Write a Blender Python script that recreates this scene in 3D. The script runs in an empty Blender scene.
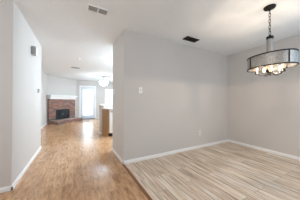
import bpy, bmesh, math, random
from mathutils import Vector, Matrix, Quaternion
random.seed(7)
C = bpy.context.scene
COL = C.collection
PI = math.pi

# ------------------------------------------------------------------ camera, world, light, exposure
H = 2.44
cam_d = bpy.data.cameras.new('camera')
cam = bpy.data.objects.new('camera', cam_d); COL.objects.link(cam)
cam_d.sensor_fit = 'HORIZONTAL'; cam_d.sensor_width = 36.0
cam_d.lens = 140.21 * 36.0 / 300.0
cam_d.clip_start = 0.02
YAW, PITCH, ROLL = 0.4968, 0.0083, 0.0022
fw = Vector((math.sin(YAW)*math.cos(PITCH), math.cos(YAW)*math.cos(PITCH), math.sin(PITCH)))
rt = Vector((math.cos(YAW), -math.sin(YAW), 0)); up = rt.cross(fw)
r2 = math.cos(ROLL)*rt + math.sin(ROLL)*up; u2 = -math.sin(ROLL)*rt + math.cos(ROLL)*up
cam.matrix_world = Matrix(((r2.x, u2.x, -fw.x, 0), (r2.y, u2.y, -fw.y, 0), (r2.z, u2.z, -fw.z, 1.1361), (0, 0, 0, 1)))
C.camera = cam

w = bpy.data.worlds.new('sky'); C.world = w; w.use_nodes = True
w.node_tree.nodes['Background'].inputs[0].default_value = (0.75, 0.85, 1.0, 1)
w.node_tree.nodes['Background'].inputs[1].default_value = 0.1

def area(name, loc, direction, sx, sy, power, color=(1, 1, 1), spread=PI):
    l = bpy.data.lights.new(name, 'AREA'); l.shape = 'RECTANGLE'; l.size = sx; l.size_y = sy
    l.energy = power; l.color = color; l.spread = spread
    o = bpy.data.objects.new(name, l); COL.objects.link(o); o.location = loc
    o.rotation_euler = Vector(direction).to_track_quat('-Z', 'Z').to_euler()
    return o
area('front_window_daylight', (2.25, -1.80, 1.45), (0, 1, 0.12), 2.0, 1.5, 29, (0.80, 0.90, 1.0))
area('side_window_daylight', (3.80, -0.55, 1.45), (-1, 0, 0.35), 1.7, 1.45, 13, (0.32, 0.70, 1.0))
area('entry_fill_light', (-2.33, 0.6, 1.5), (1, 0, 0.35), 1.6, 1.5, 43, (0.95, 0.98, 1.0))  # added fill for the partition and right wall; no window stands here
area('kitchen_side_fill', (3.70, 7.6, 1.45), (-1, 0, 0.3), 2.4, 1.4, 30, (0.72, 0.87, 1.0))  # unseen fill added for the living room and hall; this wall has no window
area('kitchen_fill_light', (2.1, 4.3, 2.30), (-0.75, -0.2, -0.6), 0.5, 1.2, 93, (0.73, 0.88, 1.0))  # unseen light added to brighten the left hall wall, tilted toward it
PENDANT_GLOW = 72.0      # glass bowl of the living room lamp
WINDOW_GLOW = 1.9        # daylight behind the blinds of the back door and the nook window
BULB_W = 4.4

C.view_settings.view_transform = 'Standard'; C.view_settings.look = 'None'
C.view_settings.gamma = 1.0; C.view_settings.use_curve_mapping = False
C.view_settings.exposure = 0.33
C.cycles.use_denoising = True
C.cycles.max_bounces = 12; C.cycles.diffuse_bounces = 8
C.cycles.sample_clamp_indirect = 6.0
C.cycles.caustics_reflective = False; C.cycles.caustics_refractive = False

# ------------------------------------------------------------------ materials
def mat(name, color=(0.8, 0.8, 0.8), rough=0.5, metal=0.0, emit=None, estr=1.0, trans=0.0, spec=0.5):
    m = bpy.data.materials.new(name); m.use_nodes = True
    b = m.node_tree.nodes['Principled BSDF']
    b.inputs['Base Color'].default_value = (*color, 1); b.inputs['Roughness'].default_value = rough
    b.inputs['Metallic'].default_value = metal; b.inputs['Transmission Weight'].default_value = trans
    b.inputs['Specular IOR Level'].default_value = spec
    if emit:
        b.inputs['Emission Color'].default_value = (*emit, 1); b.inputs['Emission Strength'].default_value = estr
    return m

class NT:
    def __init__(s, m): s.t = m.node_tree; s.b = s.t.nodes['Principled BSDF']
    def n(s, typ, **k):
        x = s.t.nodes.new(typ)
        for a, v in k.items(): setattr(x, a, v)
        return x
    def l(s, a, b): s.t.links.new(a, b)
    def coord(s): return s.n('ShaderNodeTexCoord').outputs['Object']
    def mapping(s, src, scale=(1, 1, 1), rot=(0, 0, 0)):
        m = s.n('ShaderNodeMapping'); m.inputs['Scale'].default_value = scale; m.inputs['Rotation'].default_value = rot
        s.l(src, m.inputs['Vector']); return m.outputs[0]
    def noise(s, vec, scale, detail=4, rough=0.5, w=None):
        x = s.n('ShaderNodeTexNoise'); x.inputs['Scale'].default_value = scale
        x.inputs['Detail'].default_value = detail; x.inputs['Roughness'].default_value = rough
        if w is not None:
            x.noise_dimensions = '4D'; s.l(w, x.inputs['W'])
        s.l(vec, x.inputs['Vector']); return x.outputs['Fac']
    def ramp(s, src, stops):
        r = s.n('ShaderNodeValToRGB'); e = r.color_ramp.elements
        while len(e) < len(stops): e.new(0.5)
        for el, (p, c) in zip(e, stops): el.position = p; el.color = (*c, 1)
        s.l(src, r.inputs[0]); return r.outputs[0]
    def mix(s, fac, a, b, mode='MIX'):
        x = s.n('ShaderNodeMix', data_type='RGBA', blend_type=mode)
        if isinstance(fac, float): x.inputs[0].default_value = fac
        else: s.l(fac, x.inputs[0])
        for i, v in ((6, a), (7, b)):
            if isinstance(v, tuple): x.inputs[i].default_value = (*v, 1)
            else: s.l(v, x.inputs[i])
        return x.outputs[2]
    def math(s, op, a, b):
        x = s.n('ShaderNodeMath', operation=op)
        for i, v in ((0, a), (1, b)):
            if isinstance(v, (int, float)): x.inputs[i].default_value = v
            else: s.l(v, x.inputs[i])
        return x.outputs[0]
    def bump(s, height, strength, dist=0.01):
        x = s.n('ShaderNodeBump'); x.inputs['Strength'].default_value = strength; x.inputs['Distance'].default_value = dist
        s.l(height, x.inputs['Height']); s.l(x.outputs[0], s.b.inputs['Normal'])

def paint(name, color, scale, strength, dist=0.004, rough=0.7):
    m = mat(name, color, rough, spec=0.3); t = NT(m); c = t.coord()
    t.bump(t.noise(c, scale, 3, 0.6), strength, dist)
    return m
M_WALL = paint('wall_paint', (0.605, 0.58, 0.56), 60, 0.25)
M_CEIL = paint('ceiling_texture', (0.83, 0.86, 0.88), 24, 0.7, 0.014, 0.85)
M_TRIM = mat('white_trim', (0.86, 0.86, 0.86), 0.4)
M_WHITE = mat('white_plastic', (0.85, 0.85, 0.84), 0.35)
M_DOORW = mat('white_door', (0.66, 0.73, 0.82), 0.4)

def planks(name, length, width, mortar, stops, grain_scale, grain_stops, grain_mix, rough, bump, seam=(0.1, 0.07, 0.05)):
    m = mat(name, (0.5, 0.4, 0.3), rough); t = NT(m); c = t.coord()
    sep = t.n('ShaderNodeSeparateXYZ'); t.l(c, sep.inputs[0])
    com = t.n('ShaderNodeCombineXYZ'); t.l(sep.outputs[1], com.inputs[0]); t.l(sep.outputs[0], com.inputs[1])
    br = t.n('ShaderNodeTexBrick'); br.offset = 0.37; br.offset_frequency = 3
    br.inputs['Scale'].default_value = 1.0; br.inputs['Brick Width'].default_value = length; br.inputs['Row Height'].default_value = width
    br.inputs['Mortar Size'].default_value = mortar; br.inputs['Mortar Smooth'].default_value = 0.2
    br.inputs['Color1'].default_value = (0, 0, 0, 1); br.inputs['Color2'].default_value = (1, 1, 1, 1); br.inputs['Mortar'].default_value = (0.5, 0.5, 0.5, 1)
    t.l(com.outputs[0], br.inputs['Vector'])
    rnd = t.n('ShaderNodeSeparateColor'); t.l(br.outputs['Color'], rnd.inputs[0]); rv = rnd.outputs[0]
    base = t.ramp(rv, stops)
    wv = t.math('MULTIPLY', rv, 23.0)
    g = t.noise(t.mapping(c, grain_scale), 1.0, 6, 0.62, wv)
    gc = t.ramp(g, grain_stops)
    col = t.mix(grain_mix, base, gc, 'MULTIPLY') if not callable(grain_mix) else grain_mix(t, c, base, gc, wv)
    col = t.mix(br.outputs['Fac'], col, seam)
    t.l(col, t.b.inputs['Base Color'])
    t.bump(t.math('SUBTRACT', g, br.outputs['Fac']), bump, 0.004)
    return m, t
def wood_mix(t, c, base, gc, wv):
    a = t.mix(0.75, base, gc, 'MULTIPLY')
    k = t.noise(t.mapping(c, (26, 7.0, 26)), 1.0, 5, 0.7, wv)            # knots and dark mineral streaks
    kc = t.ramp(k, [(0.30, (0.36, 0.27, 0.20)), (0.48, (1, 1, 1)), (1.0, (1, 1, 1))])
    a = t.mix(0.8, a, kc, 'MULTIPLY')
    q = t.noise(t.mapping(c, (3.5, 2.0, 3.5)), 1.0, 7, 0.72, wv)              # broad hand-scraped mottling
    return t.mix(0.8, a, t.ramp(q, [(0.34, (0.66, 0.58, 0.51)), (0.52, (1, 1, 1)), (1.0, (1, 1, 1))]), 'MULTIPLY')
M_WOOD, tw = planks('hickory_plank_floor', 1.1, 0.127, 0.0022,
    [(0.0, (0.62, 0.37, 0.20)), (0.5, (0.68, 0.415, 0.23)), (1.0, (0.73, 0.46, 0.265))],
    (30, 5.0, 30), [(0.36, (0.50, 0.42, 0.36)), (0.58, (0.92, 0.90, 0.88)), (0.75, (1, 1, 1))], wood_mix, 0.15, 0.12, (0.42, 0.26, 0.15))
def tile_mix(t, c, base, gc, wv):
    a = t.mix(0.85, base, gc, 'MULTIPLY')
    k = t.noise(t.mapping(c, (30, 1.8, 30)), 1.0, 4, 0.6, wv)           # pale cerused streaks
    kc = t.ramp(k, [(0.50, (0, 0, 0)), (0.70, (0.92, 0.92, 0.92))])
    return t.mix(kc, a, (0.88, 0.85, 0.80))
M_TILE, tt = planks('wood_look_plank_tile', 0.92, 0.152, 0.0030,
    [(0.0, (0.68, 0.53, 0.40)), (0.5, (0.78, 0.635, 0.50)), (1.0, (0.86, 0.74, 0.61))],
    (42, 2.0, 42), [(0.40, (0.40, 0.34, 0.29)), (0.54, (0.93, 0.92, 0.90)), (0.8, (1, 1, 1))], tile_mix, 0.42, 0.15, (0.42, 0.35, 0.28))

def wood(name, c1, c2, scale=(40, 40, 3), rough=0.4):
    m = mat(name, c1, rough); t = NT(m)
    g = t.noise(t.mapping(t.coord(), scale), 1.0, 5, 0.6)
    t.l(t.ramp(g, [(0.3, c1), (0.7, c2)]), t.b.inputs['Base Color']); return m
M_OAK = wood('oak_cabinet', (0.30, 0.15, 0.055), (0.42, 0.24, 0.095))
M_SEAMWOOD = wood('threshold_wood', (0.20, 0.08, 0.03), (0.28, 0.12, 0.045), (30, 3, 30))
M_BLACK = mat('black_metal', (0.012, 0.012, 0.013), 0.42, 0.6)
M_BLACKPL = mat('black_plastic', (0.01, 0.01, 0.01), 0.5)
M_SOOT = mat('sooty_firebox', (0.012, 0.011, 0.011), 0.9)
M_GREY = mat('grey_plastic', (0.42, 0.43, 0.44), 0.5)
M_GRILLE = mat('light_grey_grille', (0.66, 0.65, 0.63), 0.5)  # light grey of the return vent louvers
M_BRONZE = mat('dark_bronze', (0.05, 0.035, 0.025), 0.4, 0.7)
M_BRASS = mat('antique_brass', (0.42, 0.30, 0.14), 0.35, 0.9)
M_PALEBRASS = mat('pale_brushed_brass', (0.62, 0.56, 0.44), 0.45, 0.5)
M_COUNTER = mat('pale_counter', (0.78, 0.75, 0.70), 0.3)
M_STEEL = mat('satin_nickel', (0.62, 0.60, 0.57), 0.3, 1.0)

M_BRICK = mat('fireplace_brick', (0.4, 0.25, 0.2), 0.85); tb = NT(M_BRICK)
isl = tb.n('ShaderNodeNewGeometry').outputs['Random Per Island']
bc = tb.ramp(isl, [(0.0, (0.24, 0.115, 0.085)), (0.4, (0.33, 0.175, 0.13)), (0.62, (0.40, 0.235, 0.18)), (0.78, (0.22, 0.12, 0.10)), (0.86, (0.13, 0.125, 0.135)), (1.0, (0.18, 0.17, 0.18))])
bn = tb.noise(tb.coord(), 45, 4, 0.6)
tb.l(tb.mix(0.5, bc, tb.ramp(bn, [(0.3, (0.55, 0.52, 0.5)), (0.65, (1, 1, 1))]), 'MULTIPLY'), tb.b.inputs['Base Color'])
tb.bump(bn, 0.4, 0.006)
M_MORTAR = mat('mortar', (0.33, 0.25, 0.22), 0.95)

M_DRUM = mat('mottled_galvanised_steel', (0.5, 0.48, 0.45), 0.38, 0.9); td = NT(M_DRUM)
v = td.noise(td.coord(), 120, 3, 0.6)
td.l(td.ramp(v, [(0.36, (0.46, 0.44, 0.41)), (0.52, (0.66, 0.64, 0.61)), (0.66, (0.90, 0.88, 0.85))]), td.b.inputs['Base Color'])
td.bump(v, 0.5, 0.004)
tr = td.n('ShaderNodeBsdfTransparent'); mx = td.n('ShaderNodeMixShader'); mx.inputs[0].default_value = 0.50   # finely perforated sheet
td.l(td.b.outputs[0], mx.inputs[1]); td.l(tr.outputs[0], mx.inputs[2]); td.l(mx.outputs[0], td.t.nodes['Material Output'].inputs['Surface'])
M_DIMMING = mat('dark_dimming_layer', (0.045, 0.047, 0.05), 0.6, 0.2); tl = NT(M_DIMMING)  # added see-through layer that keeps the drum inside from overexposing
tr = tl.n('ShaderNodeBsdfTransparent'); mx = tl.n('ShaderNodeMixShader'); mx.inputs[0].default_value = 0.5
tl.l(tl.b.outputs[0], mx.inputs[1]); tl.l(tr.outputs[0], mx.inputs[2]); tl.l(mx.outputs[0], tl.t.nodes['Material Output'].inputs['Surface'])
M_ROD = mat('brushed_grey_rod', (0.42, 0.41, 0.39), 0.35, 0.9)

def glowing(name, stops, scale_vec, strength):                       # daylight seen through closed blinds
    m = mat(name, (0.8, 0.8, 0.8), 0.3); t = NT(m)
    g = t.noise(t.mapping(t.coord(), scale_vec), 1.0, 2, 0.5)
    t.l(t.ramp(g, stops), t.b.inputs['Emission Color']); t.b.inputs['Emission Strength'].default_value = strength
    return m
M_DAYGLASS = glowing('daylit_door_glass', [(0.3, (0.60, 0.80, 1.0)), (0.65, (0.75, 0.9, 1))], (2, 2, 2), WINDOW_GLOW)
M_DAYGLASS2 = glowing('daylit_window_glass', [(0.35, (0.62, 0.82, 1.0)), (0.6, (0.75, 0.9, 1))], (3, 3, 4), WINDOW_GLOW)
M_BLIND = mat('white_blind_slat', (0.82, 0.85, 0.9), 0.5, emit=None)
M_BULB = mat('warm_bulb', (0.12, 0.10, 0.08), 0.1, emit=(1.0, 0.74, 0.42), estr=0.7)
M_BOWL = mat('lit_glass_bowl', (1, 1, 0.97), 0.3, emit=(0.70, 0.88, 1.0), estr=PENDANT_GLOW)
M_FIREGLASS = mat('smoked_fireplace_glass', (0.015, 0.026, 0.036), 0.08, spec=0.8)

# ------------------------------------------------------------------ mesh helpers
def new(): return bmesh.new()
def box(bm, x0, x1, y0, y1, z0, z1, M=None, bev=0):
    vs = [bm.verts.new((x, y, z)) for x in (x0, x1) for y in (y0, y1) for z in (z0, z1)]
    fs = [bm.faces.new([vs[i] for i in q]) for q in ((0, 1, 3, 2), (4, 6, 7, 5), (0, 4, 5, 1), (2, 3, 7, 6), (0, 2, 6, 4), (1, 5, 7, 3))]
    if bev:
        es = list({e for f in fs for e in f.edges})
        r = bmesh.ops.bevel(bm, geom=es, offset=bev, segments=2, affect='EDGES', profile=0.5)
        if M is not None:
            bmesh.ops.transform(bm, matrix=M, verts=list({v for f in r['faces'] for v in f.verts} | {v for v in vs if v.is_valid}))
    elif M is not None:
        bmesh.ops.transform(bm, matrix=M, verts=vs)
    return bm
def prism(bm, pts, z0, z1):
    a = [bm.verts.new((x, y, z0)) for x, y in pts]; b = [bm.verts.new((x, y, z1)) for x, y in pts]
    n = len(pts); bm.faces.new(a[::-1]); bm.faces.new(b)
    for i in range(n): bm.faces.new((a[i], a[(i+1) % n], b[(i+1) % n], b[i]))
    return bm
def lathe(bm, prof, n=24, M=None, closed=False):
    rings = []
    for r, z in prof:
        if r < 1e-6: rings.append([bm.verts.new((0, 0, z))])
        else: rings.append([bm.verts.new((r*math.cos(2*PI*i/n), r*math.sin(2*PI*i/n), z)) for i in range(n)])
    for a, b in zip(rings, rings[1:]):
        for i in range(n):
            j = (i+1) % n
            if len(a) == 1 and len(b) == 1: continue
            if len(a) == 1: bm.faces.new((a[0], b[j], b[i]))
            elif len(b) == 1: bm.faces.new((a[i], a[j], b[0]))
            else: bm.faces.new((a[i], a[j], b[j], b[i]))
    if M is not None: bmesh.ops.transform(bm, matrix=M, verts=[v for r in rings for v in r])
    return bm
def tube(bm, pts, r, n=8, loop=False):
    pts = [Vector(p) for p in pts]; rings = []; N = len(pts); prev = None
    rad = r if isinstance(r, (list, tuple)) else [r]*N
    for i, p in enumerate(pts):
        t = (pts[(i+1) % N] - pts[i-1]) if loop else (pts[min(i+1, N-1)] - pts[max(i-1, 0)])
        t.normalize()
        if prev is None: a = t.orthogonal().normalized()
        else: a = (prev - t*prev.dot(t)).normalized()
        prev = a; b = t.cross(a)
        rings.append([bm.verts.new(p + rad[i]*(a*math.cos(2*PI*k/n) + b*math.sin(2*PI*k/n))) for k in range(n)])
    for i in range(N if loop else N-1):
        A, B = rings[i], rings[(i+1) % N]
        for k in range(n): bm.faces.new((A[k], A[(k+1) % n], B[(k+1) % n], B[k]))
    if not loop: bm.faces.new(rings[0][::-1]); bm.faces.new(rings[-1])
    return bm
def obj(name, bm, m, parent=None, smooth=False, kind=None, label=None, cat=None, group=None):
    bmesh.ops.recalc_face_normals(bm, faces=bm.faces[:])
    me = bpy.data.meshes.new(name); bm.to_mesh(me); bm.free(); me.materials.append(m)
    if smooth:
        for p in me.polygons: p.use_smooth = True
        try: me.set_sharp_from_angle(angle=math.radians(40))
        except Exception: pass
    o = bpy.data.objects.new(name, me); COL.objects.link(o)
    if parent: o.parent = parent
    if kind: o['kind'] = kind
    if label: o['label'] = label
    if cat: o['category'] = cat
    if group: o['group'] = group
    return o
def empty(name, loc, rz=0, label=None, cat=None, group=None, kind=None):
    o = bpy.data.objects.new(name, None); COL.objects.link(o); o.location = loc; o.rotation_euler = (0, 0, rz)
    o.empty_display_size = 0.1
    for k, v in (('label', label), ('category', cat), ('group', group), ('kind', kind)):
        if v: o[k] = v
    return o
def struct(name, bm, m, parent=None, label=None): return obj(name, bm, m, parent, kind=None if parent else 'structure', label=label)

# ------------------------------------------------------------------ setting
XL, XP, XR = -0.694, 0.79, 3.838          # hall left wall, partition end, right wall
YL0, YL1, YW, YP = 2.418, 4.201, 2.449, 3.278
XLL, YB, YC = -1.18, 9.75, 8.45           # living room left wall, back wall, start of the angled corner
XE, YF = -2.4, -1.9                       # entry left wall, front wall
T = 0.12
bm = new(); prism(bm, [(XE, YF), (XP, YF), (XP, YW), (XR, YW), (XR, YB), (XE, YB)], -0.05, 0); struct('floor', bm, M_WOOD)
bm = new(); prism(bm, [(XP, YF), (XR, YF), (XR, YW), (XP, YW)], -0.05, 0); struct('floor_dining', bm, M_TILE)
bm = new(); box(bm, XE-T, XR+T, YF-T, YB+T, H, H+0.06); struct('ceiling', bm, M_CEIL)
bm = new(); box(bm, XE-T, XL, YL0, YL1, 0, H); struct('wall_left', bm, M_WALL)
bm = new(); box(bm, XLL-T, XLL, YL1, YC, 0, H); struct('wall_living_left', bm, M_WALL)
bm = new(); prism(bm, [(XLL-T, YC), (XLL, YC), (0.12, YB), (0.12, YB+T), (XLL-T, YB+T)], 0, H); struct('wall_corner', bm, M_WALL)
DX0, DX1, DZ = 0.352, 1.20, 2.045         # back door opening
WX0, WX1, WZ0, WZ1 = 1.835, 3.30, 0.90, 1.97
bm = new()
box(bm, 0.12, DX0, YB, YB+T, 0, H); box(bm, DX0, DX1, YB, YB+T, DZ, H); box(bm, DX1, WX0, YB, YB+T, 0, H)
box(bm, WX0, WX1, YB, YB+T, 0, WZ0); box(bm, WX0, WX1, YB, YB+T, WZ1, H); box(bm, WX1, XR+T, YB, YB+T, 0, H)
struct('wall_back', bm, M_WALL)
bm = new(); box(bm, XP, XR, YW, YP, 0, H); struct('wall_center', bm, M_WALL)
SY0, SY1 = -1.45, 0.35
bm = new(); box(bm, XR, XR+T, YF-T, SY0, 0, H); box(bm, XR, XR+T, SY1, YB, 0, H); box(bm, XR, XR+T, SY0, SY1, 0, 0.65); box(bm, XR, XR+T, SY0, SY1, 2.2, H); struct('wall_right', bm, M_WALL)
bm = new(); box(bm, XE-T, XE, YF-T, YL0, 0, H); struct('wall_entry', bm, M_WALL)
FX0, FX1, FZ0, FZ1 = 1.2, 3.3, 0.65, 2.2
EX0, EX1, EZ = -1.4, -0.4, 2.2
bm = new()
box(bm, XE, EX0, YF-T, YF, 0, H); box(bm, EX0, EX1, YF-T, YF, EZ, H); box(bm, EX1, FX0, YF-T, YF, 0, H)
box(bm, FX0, FX1, YF-T, YF, 0, FZ0); box(bm, FX0, FX1, YF-T, YF, FZ1, H); box(bm, FX1, XR, YF-T, YF, 0, H)
struct('wall_front', bm, M_WALL)

def base(name, p, q, n, h=0.062, d=0.014):      # run from p to q, standing out along n
    p, q, n = Vector((*p, 0)), Vector((*q, 0)), Vector((*n, 0)).normalized()
    prof = [(0, 0), (d, 0), (d, h*0.72), (d*0.55, h*0.86), (d*0.45, h), (0, h)]
    bm = new()
    A = [bm.verts.new(p + n*a + Vector((0, 0, z))) for a, z in prof]; B = [bm.verts.new(q + n*a + Vector((0, 0, z))) for a, z in prof]
    k = len(prof); bm.faces.new(A); bm.faces.new(B[::-1])
    for i in range(k): bm.faces.new((A[i], B[i], B[(i+1) % k], A[(i+1) % k]))
    return struct(name, bm, M_TRIM)
d = 0.014
base('baseboard_left', (XL, YL0-d), (XL, YL1), (1, 0)); base('baseboard_left_end', (XE, YL0), (XL+d, YL0), (0, -1))
base('baseboard_living_left', (XLL, YL1), (XLL, YC), (1, 0))
base('baseboard_center', (XP-d, YW), (XR, YW), (0, -1)); base('baseboard_partition', (XP, YW-d), (XP, YP+d), (-1, 0))
base('baseboard_right', (XR, YF), (XR, YW), (-1, 0)); base('baseboard_back', (DX1+0.07, YB), (XR, YB), (0, -1))
bm = new()                                      # dark wooden transition strip where plank floor meets the tile
prof = [(-0.030, 0.0), (-0.022, 0.006), (0.004, 0.009), (0.012, 0.007), (0.014, 0.0)]
A = [bm.verts.new((XP+a, YF, z)) for a, z in prof]; B = [bm.verts.new((XP+a, YW-0.015, z)) for a, z in prof]
bm.faces.new(A); bm.faces.new(B[::-1])
for i in range(5): bm.faces.new((A[i], B[i], B[(i+1) % 5], A[(i+1) % 5]))
struct('trim_1', bm, M_SEAMWOOD)

# back door with a full glass and blinds
door = empty('door_1', ((DX0+DX1)/2, YB, 0), kind='structure')
def dbox(name, m, bs, parent=door, bev=0, **k):
    bm = new()
    for b in bs: box(bm, *b, bev=bev)
    return obj(name, bm, m, parent, **k)
hw = (DX1-DX0)/2
dbox('door_frame', M_TRIM, [(-hw, -hw+0.03, -0.01, T, 0, DZ), (hw-0.03, hw, -0.01, T, 0, DZ), (-hw+0.03, hw-0.03, -0.01, T, DZ-0.03, DZ),
                            (-hw-0.06, -hw+0.012, -0.022, -0.001, 0, DZ+0.06), (hw-0.012, hw+0.06, -0.022, -0.001, 0, DZ+0.06), (-hw+0.012, hw-0.012, -0.022, -0.001, DZ-0.012, DZ+0.06)])
lx0, lx1, lz0, lz1 = 0.494-0.776, 1.08-0.776, 0.235, 1.85
slab = dbox('door_slab', M_DOORW, [(-hw+0.032, lx0, 0.015, 0.055, 0.02, DZ-0.033), (lx1, hw-0.032, 0.015, 0.055, 0.02, DZ-0.033),
                            (lx0, lx1, 0.015, 0.055, 0.02, lz0), (lx0, lx1, 0.015, 0.055, lz1, DZ-0.033)])
dbox('glazing_bead', M_TRIM, [(lx0-0.025, lx0+0.012, 0.004, 0.0149, lz0-0.025, lz1+0.025), (lx1-0.012, lx1+0.025, 0.004, 0.0149, lz0-0.025, lz1+0.025),
                            (lx0+0.012, lx1-0.012, 0.004, 0.0149, lz0-0.025, lz0+0.012), (lx0+0.012, lx1-0.012, 0.004, 0.0149, lz1-0.012, lz1+0.025)], slab)
dbox('glass', M_DAYGLASS, [(lx0, lx1, 0.036, 0.042, lz0, lz1)], label='bright daylit glass')
sl = []
for k in range(33):
    z = lz0+0.03+k*0.048
    sl.append((lx0+0.014, lx1-0.014, 0.022, 0.030, z, z+0.007))
dbox('blind', M_BLIND, sl)
bm = new(); lathe(bm, [(0, 0), (0.028, 0), (0.028, 0.008), (0.010, 0.012), (0.010, 0.035), (0.027, 0.042), (0.030, 0.055), (0.022, 0.068), (0, 0.072)], 16,
      Matrix.Translation((-hw+0.085, 0.015, 0.93)) @ Matrix.Rotation(PI/2, 4, 'X')); obj('knob', bm, M_STEEL, door, True)
bm = new(); lathe(bm, [(0, 0), (0.026, 0), (0.026, 0.014), (0.018, 0.018), (0, 0.018)], 16,
      Matrix.Translation((-hw+0.085, 0.015, 1.07)) @ Matrix.Rotation(PI/2, 4, 'X')); obj('deadbolt', bm, M_STEEL, door, True)
dbox('threshold', M_BRONZE, [(-hw+0.03, hw-0.03, -0.05, 0.055, 0.0, 0.018)])

def window(name, x0, x1, z0, z1, y, n_mull, glass, slats, face=-1):
    t = empty(name, ((x0+x1)/2, y, z0), kind='structure'); a = (x1-x0)/2; h = z1-z0
    s = face
    def q(y0, y1): return (min(s*-y0, s*-y1), max(s*-y0, s*-y1))
    def part(nm, m, bs):
        bm = new()
        for b in bs: box(bm, b[0], b[1], *q(b[2], b[3]), b[4], b[5])
        return obj(nm, bm, m, t)
    part('frame', M_TRIM, [(-a, -a+0.04, 0.02, 0.10, 0, h), (a-0.04, a, 0.02, 0.10, 0, h), (-a+0.04, a-0.04, 0.02, 0.10, 0, 0.04), (-a+0.04, a-0.04, 0.02, 0.10, h-0.04, h)])
    mb = [(-a+0.04, a-0.04, 0.05, 0.085, h/2-0.018, h/2+0.018)]
    for k in range(1, n_mull):
        c = -a + 2*a*k/n_mull; mb += [(c-0.02, c+0.02, 0.05, 0.085, 0.04, h/2-0.018), (c-0.02, c+0.02, 0.05, 0.085, h/2+0.018, h-0.04)]
    part('mullion', M_TRIM, mb)
    part('window_sill', M_TRIM, [(-a-0.05, a+0.05, -0.05, 0.018, -0.025, -0.001)])
    if glass: part('glass', glass, [(-a+0.04, a-0.04, 0.088, 0.094, 0.04, h-0.04)])
    if slats:
        part('blind', M_BLIND, [(-a+0.05, a-0.05, 0.026, 0.036, 0.05+k*0.05, 0.057+k*0.05) for k in range(int((h-0.1)/0.05))])
    return t
window('window_1', WX0, WX1, WZ0, WZ1, YB, 2, M_DAYGLASS2, True, -1)
wn = window('window_3', -0.9, 0.9, 0.65, 2.2, 0, 2, None, False, -1); wn.location = (XR, (SY0+SY1)/2, 0.65); wn.rotation_euler = (0, 0, -PI/2)
window('window_2', FX0, FX1, FZ0, FZ1, YF, 3, None, False, 1)
bm = new(); box(bm, EX0, EX1, YF-T+0.02, YF-T+0.05, 0, EZ); struct('door_2', bm, M_DOORW)

# knee wall behind the kitchen peninsula, with a white ledge
KX0, KX1, KY0, KY1 = 0.80, 3.0, 4.93, 5.20
bm = new(); prism(bm, [(0.825, KY0), (KX1, KY0), (KX1, KY1), (0.785, KY1)], 0, 0.985); struct('wall_knee', bm, M_WALL)
bm = new(); prism(bm, [(0.795, KY0-0.03), (KX1, KY0-0.03), (KX1, KY1+0.03), (0.755, KY1+0.03)], 0.985, 1.02); struct('trim_2', bm, M_TRIM)
base('baseboard_knee', (0.825, KY0), (0.785, KY1), (-1, -0.15))

# ------------------------------------------------------------------ fireplace (local x along the angled wall, local y out of the room into the corner)
# place: s along (1,1)/sqrt2 ; c = y-x measured along (-1,1)/sqrt2
S0, S1 = 5.17, 6.77
def sc(s, c): return ((s*2**0.5 - c)/2, (s*2**0.5 + c)/2)
R2 = 2**0.5
cF, cB, cW = 8.68, 9.45, 9.625
sm = (S0+S1)/2
fx, fy = sc(sm, cB)
fire = empty('fireplace', (fx, fy, 0), PI/4, label='corner brick fireplace with white mantel, raised brick hearth and black glass doors', cat='fireplace')
Wd = S1-S0; dep = (cW-cB)/R2-0.004; hd = (cB-cF)/R2; hz = 0.17
ox0, ox1, oz0, oz1 = 5.53-sm, 6.385-sm, hz, 0.69
zt = 1.24
def brick_course(bm, x0, x1, y0, y1, z0, bh, off, bl=0.205, g=0.010):
    x = x0 - off
    while x < x1-0.001:
        a, b = max(x, x0), min(x+bl, x1)
        if b-a > 0.025: box(bm, a, b, y0, y1, z0, z0+bh-g)
        x += bl+g
# rows of real bricks over a mortar bed
bm = new()
box(bm, -Wd/2+0.003, ox0-0.004, 0.008, dep, 0, zt); box(bm, ox1+0.004, Wd/2-0.003, 0.008, dep, 0, zt); box(bm, ox0-0.004, ox1+0.004, 0.008, dep, oz1+0.004, zt)
obj('mortar_bed', bm, M_MORTAR, fire)
bm = new(); rows = 14; bh = (zt-hz)/rows
for r in range(rows):
    z = hz + r*bh; off = 0.107 if r % 2 else 0.0
    if z + bh*0.5 < oz1:
        brick_course(bm, -Wd/2, ox0, 0, 0.055, z, bh, off); brick_course(bm, ox1, Wd/2, 0, 0.055, z, bh, off+0.04)
    elif z - bh*0.5 < oz1:                       # soldier-like course right over the opening
        brick_course(bm, -Wd/2, Wd/2, 0, 0.055, z, bh, 0.05)
    else: brick_course(bm, -Wd/2, Wd/2, 0, 0.055, z, bh, off)
obj('brick_surround', bm, M_BRICK, fire)
bm = new()
box(bm, -Wd/2+0.004, Wd/2-0.004, -hd+0.006, -0.002, 0, hz-0.008)
hb = obj('hearth_bed', bm, M_MORTAR, fire)
bm = new()
brick_course(bm, -Wd/2, Wd/2, -hd, -hd+0.10, 0.0, 0.082, 0.0); brick_course(bm, -Wd/2, Wd/2, -hd-0.012, -hd+0.19, 0.082, 0.088, 0.1, bl=0.095)
brick_course(bm, -Wd/2, Wd/2, -hd+0.20, -hd+0.37, 0.10, 0.070, 0.0, bl=0.095); brick_course(bm, -Wd/2, Wd/2, -hd+0.38, -0.001, 0.10, 0.070, 0.05, bl=0.095)
brick_course(bm, -Wd/2, -Wd/2+0.09, -hd+0.11, -0.001, 0.0, 0.082, 0.0)
obj('hearth', bm, M_BRICK, fire)
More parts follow.
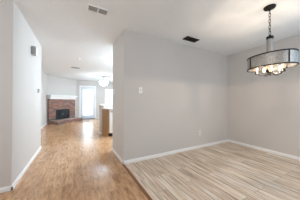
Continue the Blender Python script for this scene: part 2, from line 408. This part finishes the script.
# mantel: stepped white shelf
bm = new(); mx0, mx1 = -Wd/2-0.02, Wd/2+0.02
box(bm, mx0+0.035, mx1-0.035, -0.055, dep-0.002, 1.225, 1.30, bev=0.004); box(bm, mx0+0.02, mx1-0.02, -0.085, dep-0.002, 1.30, 1.345, bev=0.006)
box(bm, mx0+0.008, mx1-0.008, -0.125, dep-0.002, 1.345, 1.385, bev=0.008); box(bm, mx0-0.01, mx1+0.01, -0.165, dep-0.002, 1.385, 1.435, bev=0.006)
obj('mantel', bm, M_TRIM, fire)
bm = new(); e = 0.003
box(bm, ox0, ox1, dep-0.012, dep-0.002, oz0, oz1); box(bm, ox0, ox0+0.01, 0.062, dep-0.012, oz0, oz1); box(bm, ox1-0.01, ox1, 0.062, dep-0.012, oz0, oz1)
box(bm, ox0+0.01, ox1-0.01, 0.062, dep-0.012, oz1-0.01, oz1); box(bm, ox0+0.01, ox1-0.01, 0.062, dep-0.012, oz0, oz0+0.01)
obj('firebox', bm, M_SOOT, fire)
bm = new(); f = 0.032
box(bm, ox0+e, ox0+f, 0.03, 0.05, oz0, oz1-e); box(bm, ox1-f, ox1-e, 0.03, 0.05, oz0, oz1-e); box(bm, ox0+f, ox1-f, 0.03, 0.05, oz1-e-f-0.02, oz1-e); box(bm, ox0+f, ox1-f, 0.03, 0.05, oz0, oz0+0.03)
obj('door_surround', bm, M_BLACK, fire)
n = 4; gw = (ox1-ox0-2*f)/n
for k in range(n):
    a = ox0+f+k*gw
    bm = new(); z0, z1 = oz0+0.034, oz1-e-f-0.024
    box(bm, a+0.002, a+0.012, 0.033, 0.046, z0, z1); box(bm, a+gw-0.012, a+gw-0.002, 0.033, 0.046, z0, z1)
    box(bm, a+0.012, a+gw-0.012, 0.033, 0.046, z0, z0+0.010); box(bm, a+0.012, a+gw-0.012, 0.033, 0.046, z1-0.010, z1)
    gd = obj('glass_door', bm, M_BLACK, fire)
    bm = new(); box(bm, a+0.012, a+gw-0.012, 0.038, 0.042, z0+0.010, z1-0.010); obj('pane', bm, M_FIREGLASS, gd, label='smoked glass pane')
    if k in (1, 2):
        hx = a+gw-0.03 if k == 1 else a+0.03
        bm = new(); tube(bm, [(hx, 0.033, oz0+0.21), (hx, 0.015, oz0+0.21), (hx, 0.015, oz0+0.30), (hx, 0.033, oz0+0.30)], 0.005, 6); obj('handle', bm, M_BRASS, gd, True)

# ------------------------------------------------------------------ kitchen peninsula
pen = empty('kitchen_peninsula', (0.95, 4.75, 0), label='oak kitchen peninsula cabinet with bare orange brown end panel facing the hall', cat='kitchen cabinet')
def L(pts): return [(x-0.95, y-4.75) for x, y in pts]
bm = new(); prism(bm, L([(0.835, 4.915), (0.952, 4.552), (0.972, 4.558), (0.858, 4.915)]), 0.0, 0.868); obj('end_panel', bm, M_OAK, pen)
bm = new(); prism(bm, L([(0.935, 4.70), (0.985, 4.70), (0.985, 4.92), (0.866, 4.92)]), 0.1, 0.868); obj('side_filler', bm, M_OAK, pen)
bm = new(); prism(bm, L([(1.60, 4.56), (2.6, 4.56), (2.6, 4.92), (1.60, 4.92)]), 0.1, 0.868); obj('carcass', bm, M_OAK, pen)
bm = new(); prism(bm, L([(1.60, 4.62), (2.6, 4.62), (2.6, 4.92), (1.60, 4.92)]), 0.0, 0.098); obj('toe_kick', bm, M_BLACKPL, pen)
for k in range(2):
    bm = new(); box(bm, 0.67+k*0.49, 1.14+k*0.49, -0.212, -0.192, 0.14, 0.84, bev=0.004); dr = obj('door', bm, M_OAK, pen)
    bm = new(); box(bm, 0.74+k*0.49, 1.07+k*0.49, -0.220, -0.213, 0.21, 0.77, bev=0.003); obj('panel', bm, M_OAK, dr)
bm = new(); prism(bm, [(0.81, 4.925), (0.935, 4.525), (2.63, 4.525), (2.63, 4.925)], 0.870, 0.905)
obj('countertop', bm, M_COUNTER, label='pale countertop slab on the oak peninsula and dishwasher', cat='countertop')
dw = empty('dishwasher', (1.29, 4.62, 0), label='white built-in dishwasher with black toe kick beside the oak end panel', cat='dishwasher')
bm = new(); box(bm, -0.295, 0.295, -0.03, 0.28, 0.10, 0.866); obj('body', bm, M_WHITE, dw)
bm = new(); box(bm, -0.295, 0.295, -0.065, -0.031, 0.115, 0.72, bev=0.006); obj('front_panel', bm, M_WHITE, dw)
bm = new(); box(bm, -0.295, 0.295, -0.065, -0.031, 0.726, 0.862, bev=0.006); cp = obj('control_panel', bm, M_WHITE, dw)
bm = new(); box(bm, -0.25, -0.10, -0.069, -0.0655, 0.775, 0.815); obj('button_strip', bm, M_GREY, cp)
bm = new(); box(bm, -0.05, 0.20, -0.085, -0.0655, 0.78, 0.81, bev=0.005); obj('handle', bm, M_WHITE, cp)
bm = new(); box(bm, -0.29, 0.29, -0.01, 0.27, 0.0, 0.098); obj('toe_kick', bm, M_BLACKPL, dw, label='black toe kick')
bt = empty('soap_bottle', (0.865, 4.89, 0.905), label='small slim bottle at the end of the pale countertop', cat='bottle')
bm = new(); lathe(bm, [(0, 0), (0.020, 0), (0.022, 0.01), (0.022, 0.075), (0.010, 0.092), (0.010, 0.102), (0, 0.102)], 14); obj('body', bm, mat('beige_bottle', (0.46, 0.36, 0.29), 0.4), bt, True)
bm = new(); lathe(bm, [(0, 0.1022), (0.012, 0.1022), (0.012, 0.122), (0, 0.124)], 12); obj('cap', bm, M_WHITE, bt, True)

# ------------------------------------------------------------------ chandelier
CX, CY = 2.364, 0.905
ch = empty('chandelier', (CX, CY, H), 1.40, label='oval mottled steel drum chandelier with dark rims hanging on a chain', cat='chandelier')
def zz(z): return z-H
bm = new(); lathe(bm, [(0, -0.001), (0.066, -0.001), (0.069, -0.010), (0.060, -0.026), (0.030, -0.034), (0.012, -0.040), (0.010, -0.055), (0, -0.056)], 28); obj('canopy', bm, M_BLACK, ch, True)
bm = new()
nl = 8; zc1, zc0 = zz(2.386), zz(2.058); ll = (zc1-zc0)/nl
for k in range(nl):
    zc = zc1 - (k+0.5)*ll; ax = Vector((1, 0, 0)) if k % 2 else Vector((0, 1, 0)); hh = ll*0.62; ww = 0.0115
    pts = []
    for i in range(16):
        a = 2*PI*i/16; pts.append(ax*(ww*math.cos(a)) + Vector((0, 0, zc + hh*math.copysign(abs(math.sin(a))**0.7, math.sin(a)))))
    tube(bm, pts, 0.0034, 6, True)
obj('chain', bm, M_BRONZE, ch, True)
bm = new(); lathe(bm, [(0, zz(2.055)), (0.010, zz(2.053)), (0.016, zz(2.035)), (0.039, zz(2.028)), (0.040, zz(2.022)), (0.040, zz(1.990)), (0, zz(1.990))], 20); obj('rod_cap', bm, M_BLACK, ch, True)
bm = new(); lathe(bm, [(0, zz(1.990)), (0.036, zz(1.990)), (0.036, zz(1.66)), (0, zz(1.66))], 20); obj('rod', bm, M_ROD, ch, True)
A_, B_ = 0.280, 0.215; Z0, Z1 = 1.597, 1.755
def oval(bm, a, b, z0, z1, th, n=72, extra=0.0):
    R = []
    for (da, z) in ((extra, z0), (extra, z1), (extra-th, z1), (extra-th, z0)):
        R.append([bm.verts.new(((a+da)*math.cos(2*PI*i/n), (b+da)*math.sin(2*PI*i/n), z)) for i in range(n)])
    for q in range(4):
        P, Q = R[q], R[(q+1) % 4]
        for i in range(n): bm.faces.new((P[i], P[(i+1) % n], Q[(i+1) % n], Q[i]))
bm = new(); oval(bm, A_, B_, zz(Z0), zz(Z1), 0.003); shade = obj('drum_shade', bm, M_DRUM, ch, True)
bm = new(); oval(bm, A_-0.0035, B_-0.0035, zz(Z0)+0.004, zz(Z1)-0.004, 0.001); obj('dimming_layer', bm, M_DIMMING, shade, True, label='dark layer added to dim the drum inside')
for z in (Z0, Z1):
    bm = new(); oval(bm, A_, B_, zz(z)-0.007, zz(z)+0.007, 0.011, extra=0.005); obj('rim', bm, M_BLACK, ch, True)
for a0 in (math.radians(62), math.radians(155.5), math.radians(242), math.radians(335.5)):
    bm = new(); x, y = (A_+0.001)*math.cos(a0), (B_+0.001)*math.sin(a0)
    nrm = Vector((math.cos(a0)/A_, math.sin(a0)/B_, 0)).normalized(); tg = Vector((-nrm.y, nrm.x, 0))
    Mx = Matrix(((nrm.x, tg.x, 0, x), (nrm.y, tg.y, 0, y), (0, 0, 1, 0), (0, 0, 0, 1)))
    box(bm, 0.0, 0.004, -0.006, 0.006, zz(Z0), zz(Z1), Mx); obj('strap', bm, M_BLACK, ch)
bm = new()                                   # cross bars that hang the shade from the rod
for a0 in (0, PI/2, PI, 3*PI/2):
    tube(bm, [(0.034*math.cos(a0), 0.034*math.sin(a0), zz(1.735)), ((A_-0.006)*math.cos(a0), (B_-0.006)*math.sin(a0), zz(1.735))], 0.004, 6)
obj('spider_bar', bm, M_BLACK, ch)
bm = new(); lathe(bm, [(0, zz(1.66)), (0.037, zz(1.66)), (0.037, zz(1.64)), (0.021, zz(1.62)), (0.021, zz(1.560)), (0.034, zz(1.552)), (0.036, zz(1.538)), (0.024, zz(1.526)), (0.012, zz(1.518)), (0.008, zz(1.505)), (0.010, zz(1.497)), (0.006, zz(1.488)), (0, zz(1.486))], 20); obj('hub', bm, M_BRONZE, ch, True)
for k in range(5):
    a0 = 2*PI*k/5 + 0.70; ca, sa = math.cos(a0), math.sin(a0); rr = 0.150
    P = []
    for i in range(15):
        u = i/14; r_ = 0.028 + (rr-0.028)*(1-(1-u)**1.6); z_ = 1.522 - 0.020*math.sin(PI*min(1, u*1.3)) + 0.020*max(0, u-0.6)/0.4
        P.append((r_*ca, r_*sa, zz(z_)))
    bm = new(); tube(bm, P, 0.0075, 8); arm = obj('arm', bm, M_BLACK, ch, True)
    bm = new(); lathe(bm, [(0, zz(1.5190)), (0.014, zz(1.5190)), (0.021, zz(1.5260)), (0.021, zz(1.5300)), (0.013, zz(1.5330)), (0.013, zz(1.5570)), (0, zz(1.5570))], 14, Matrix.Translation((rr*ca, rr*sa, 0))); obj('socket', bm, M_BLACK, arm, True)
    bm = new(); lathe(bm, [(0.010, zz(1.5575)), (0.012, zz(1.5640)), (0.0165, zz(1.5810)), (0.019, zz(1.5960)), (0.016, zz(1.6140)), (0.012, zz(1.6290)), (0, zz(1.6340))], 14, Matrix.Translation((rr*ca, rr*sa, 0))); bo = obj('bulb', bm, M_BULB, arm, True, label='glowing warm bulb')
    bo.visible_shadow = True
    l = bpy.data.lights.new('bulb_light', 'POINT'); l.energy = BULB_W; l.color = (1.0, 0.80, 0.60); l.shadow_soft_size = 0.012
    lo = bpy.data.objects.new('bulb_light', l); COL.objects.link(lo)
    c14, s14 = math.cos(1.40), math.sin(1.40)
    lx, ly = (rr-0.045)*ca, (rr-0.045)*sa
    lo.location = (CX + lx*c14-ly*s14, CY + lx*s14+ly*c14, 1.592)

# ------------------------------------------------------------------ living room pendant
pl = empty('pendant_lamp', (1.385, 7.70, H), label='small ceiling lamp with lit white glass bowl on a short brass stem', cat='ceiling lamp')
bm = new(); lathe(bm, [(0, -0.001), (0.065, -0.001), (0.062, -0.02), (0.02, -0.035), (0, -0.035)], 20); obj('canopy', bm, M_PALEBRASS, pl, True)
bm = new(); lathe(bm, [(0, -0.034), (0.012, -0.034), (0.012, -0.20), (0.03, -0.215), (0.03, -0.25), (0, -0.26)], 14); obj('stem', bm, M_PALEBRASS, pl, True)
bm = new(); lathe(bm, [(0, -0.262), (0.10, -0.264), (0.195, -0.274), (0.217, -0.279), (0.217, -0.2822), (0, -0.2822)], 28); obj('pan', bm, M_PALEBRASS, pl, True)  # opaque pan added and widened to block the bowl's upward light
for k in range(3):
    a0 = 2*PI*k/3+0.4; bm = new()
    tube(bm, [(0.028*math.cos(a0), 0.028*math.sin(a0), -0.235), (0.10*math.cos(a0), 0.10*math.sin(a0), -0.215), (0.15*math.cos(a0), 0.15*math.sin(a0), -0.235), (0.17*math.cos(a0), 0.17*math.sin(a0), -0.269)], 0.006, 8); obj('arm', bm, M_PALEBRASS, pl, True)
bm = new(); lathe(bm, [(0.212, -0.283), (0.216, -0.29), (0.205, -0.36), (0.165, -0.43), (0.09, -0.475), (0, -0.49), (0, -0.482), (0.088, -0.467), (0.158, -0.425), (0.197, -0.358), (0.206, -0.29), (0.212, -0.283)], 28); obj('glass_bowl', bm, M_BOWL, pl, True, label='glowing white glass bowl')

# ------------------------------------------------------------------ vents, detector, wall plates
def ceiling_vent(name, x0, x1, y0, y1, m_frame, m_back, m_slat, halves, label, ns):
    cx, cy = (x0+x1)/2, (y0+y1)/2; a, b = (x1-x0)/2, (y1-y0)/2
    t = empty(name, (cx, cy, H), label=label, cat='vent'); f = 0.016
    bm = new(); zf0, zf1 = -0.012, -0.0005
    box(bm, -a, -a+f, -b, b, zf0, zf1); box(bm, a-f, a, -b, b, zf0, zf1); box(bm, -a+f, a-f, -b, -b+f, zf0, zf1); box(bm, -a+f, a-f, b-f, b, zf0, zf1)
    if halves: box(bm, -0.009, 0.009, -b+f, b-f, zf0, zf1)
    obj('frame', bm, m_frame, t)
    bm = new(); box(bm, -a+f, a-f, -b+f, b-f, -0.002, -0.0006); obj('backing', bm, m_back, t)
    spans = [(-a+f, -0.009), (0.009, a-f)] if halves else [(-a+f, a-f)]
    bm = new()
    for x_0, x_1 in spans:
        for k in range(ns):
            y = -b+f + (2*b-2*f)*(k+0.5)/ns; hwid = (b-f)/ns*0.55
            Mx = Matrix.Translation(((x_0+x_1)/2, y, -0.0065)) @ Matrix.Rotation(math.radians(28), 4, 'X')
            box(bm, -(x_1-x_0)/2, (x_1-x_0)/2, -hwid, hwid, -0.0007, 0.0007, Mx)
    obj('louver', bm, m_slat, t)
    return t
ceiling_vent('return_air_vent', 0.155, 0.437, 2.035, 2.185, M_WHITE, M_GREY, M_GRILLE, True, 'white ceiling vent with two grey louvered halves above the hall', 6)
ceiling_vent('supply_vent', 1.985, 2.325, 2.095, 2.245, M_BRONZE, M_BLACKPL, M_BRONZE, True, 'dark brown ceiling vent above the long dining wall', 6)
ceiling_vent('ceiling_register', -0.10, 0.19, 6.14, 6.30, mat('dusty_frame', (0.42, 0.39, 0.37), 0.6), M_GREY, M_GREY, False, 'small dusty grey ceiling vent above the living room floor', 5)
sd = empty('smoke_detector', (0.125, 4.83, H), label='tiny round white smoke detector on the ceiling past the hall', cat='smoke detector')
bm = new(); lathe(bm, [(0, -0.0005), (0.045, -0.0005), (0.045, -0.012), (0.036, -0.022), (0, -0.025)], 20); obj('body', bm, M_WHITE, sd, True)
bm = new(); lathe(bm, [(0, -0.0252), (0.008, -0.0252), (0.008, -0.03), (0, -0.03)], 10); obj('test_button', bm, M_WHITE, sd, True)

chm = empty('door_chime', (XL, 3.34, 2.07), label='boxy door chime with shade-grey side high on the left hall wall', cat='door chime')
bm = new(); box(bm, 0.0005, 0.062, -0.055, 0.062, -0.075, 0.075, bev=0.004); obj('body', bm, M_GREY, chm, label='body greyed for its shaded side')  # grey puts the shade of the near side into the colour
bm = new(); box(bm, 0.0625, 0.076, -0.055, 0.066, -0.085, 0.072, bev=0.004); obj('cover', bm, M_WHITE, chm, label='white front cover')
th = empty('thermostat', (XL, 3.87, 1.355), label='small grey thermostat at mid height near the left hall wall end', cat='thermostat')
bm = new(); box(bm, 0.0005, 0.024, -0.045, 0.045, -0.045, 0.045, bev=0.004); obj('body', bm, M_GREY, th)
bm = new(); box(bm, 0.0242, 0.026, -0.028, 0.028, 0.0, 0.03); obj('screen', bm, mat('screen_grey', (0.16, 0.17, 0.17), 0.25), th)
def plate(name, loc, rz, label, cat, kind):
    t = empty(name, loc, rz, label=label, cat=cat)       # plate faces local -y
    bm = new(); box(bm, -0.036, 0.036, -0.006, -0.0005, -0.058, 0.058, bev=0.002); obj('plate', bm, M_WHITE, t)
    if kind == 'switch':
        bm = new(); box(bm, -0.007, 0.007, -0.0068, -0.0062, -0.014, 0.014); obj('slot', bm, M_GREY, t)
        bm = new(); box(bm, -0.0045, 0.0045, -0.018, -0.0070, -0.002, 0.009, bev=0.001); obj('toggle', bm, M_GREY, t)
    else:
        for s in (-1, 1):
            bm = new(); lathe(bm, [(0, 0), (0.017, 0), (0.017, 0.0012), (0, 0.0012)], 16, Matrix.Translation((0, -0.0062, 0.021*s)) @ Matrix.Rotation(PI/2, 4, 'X')); rc = obj('receptacle', bm, M_GREY, t)
            bm = new(); box(bm, -0.008, -0.005, -0.0080, -0.0076, 0.021*s-0.006, 0.021*s+0.008); box(bm, 0.005, 0.008, -0.0080, -0.0076, 0.021*s-0.006, 0.021*s+0.008); obj('slot', bm, M_BLACKPL, rc)
    return t
plate('light_switch', (1.122, YW, 1.345), 0, 'white toggle light switch plate on the long grey dining wall', 'light switch', 'switch')
plate('wall_outlet', (2.72, YW, 0.362), 0, 'power outlet low on the long dining wall near the baseboard', 'outlet', 'outlet')
plate('light_switch', (XP, 3.14, 1.345), -PI/2, 'light switch on the narrow wall end facing the hall', 'light switch', 'switch')
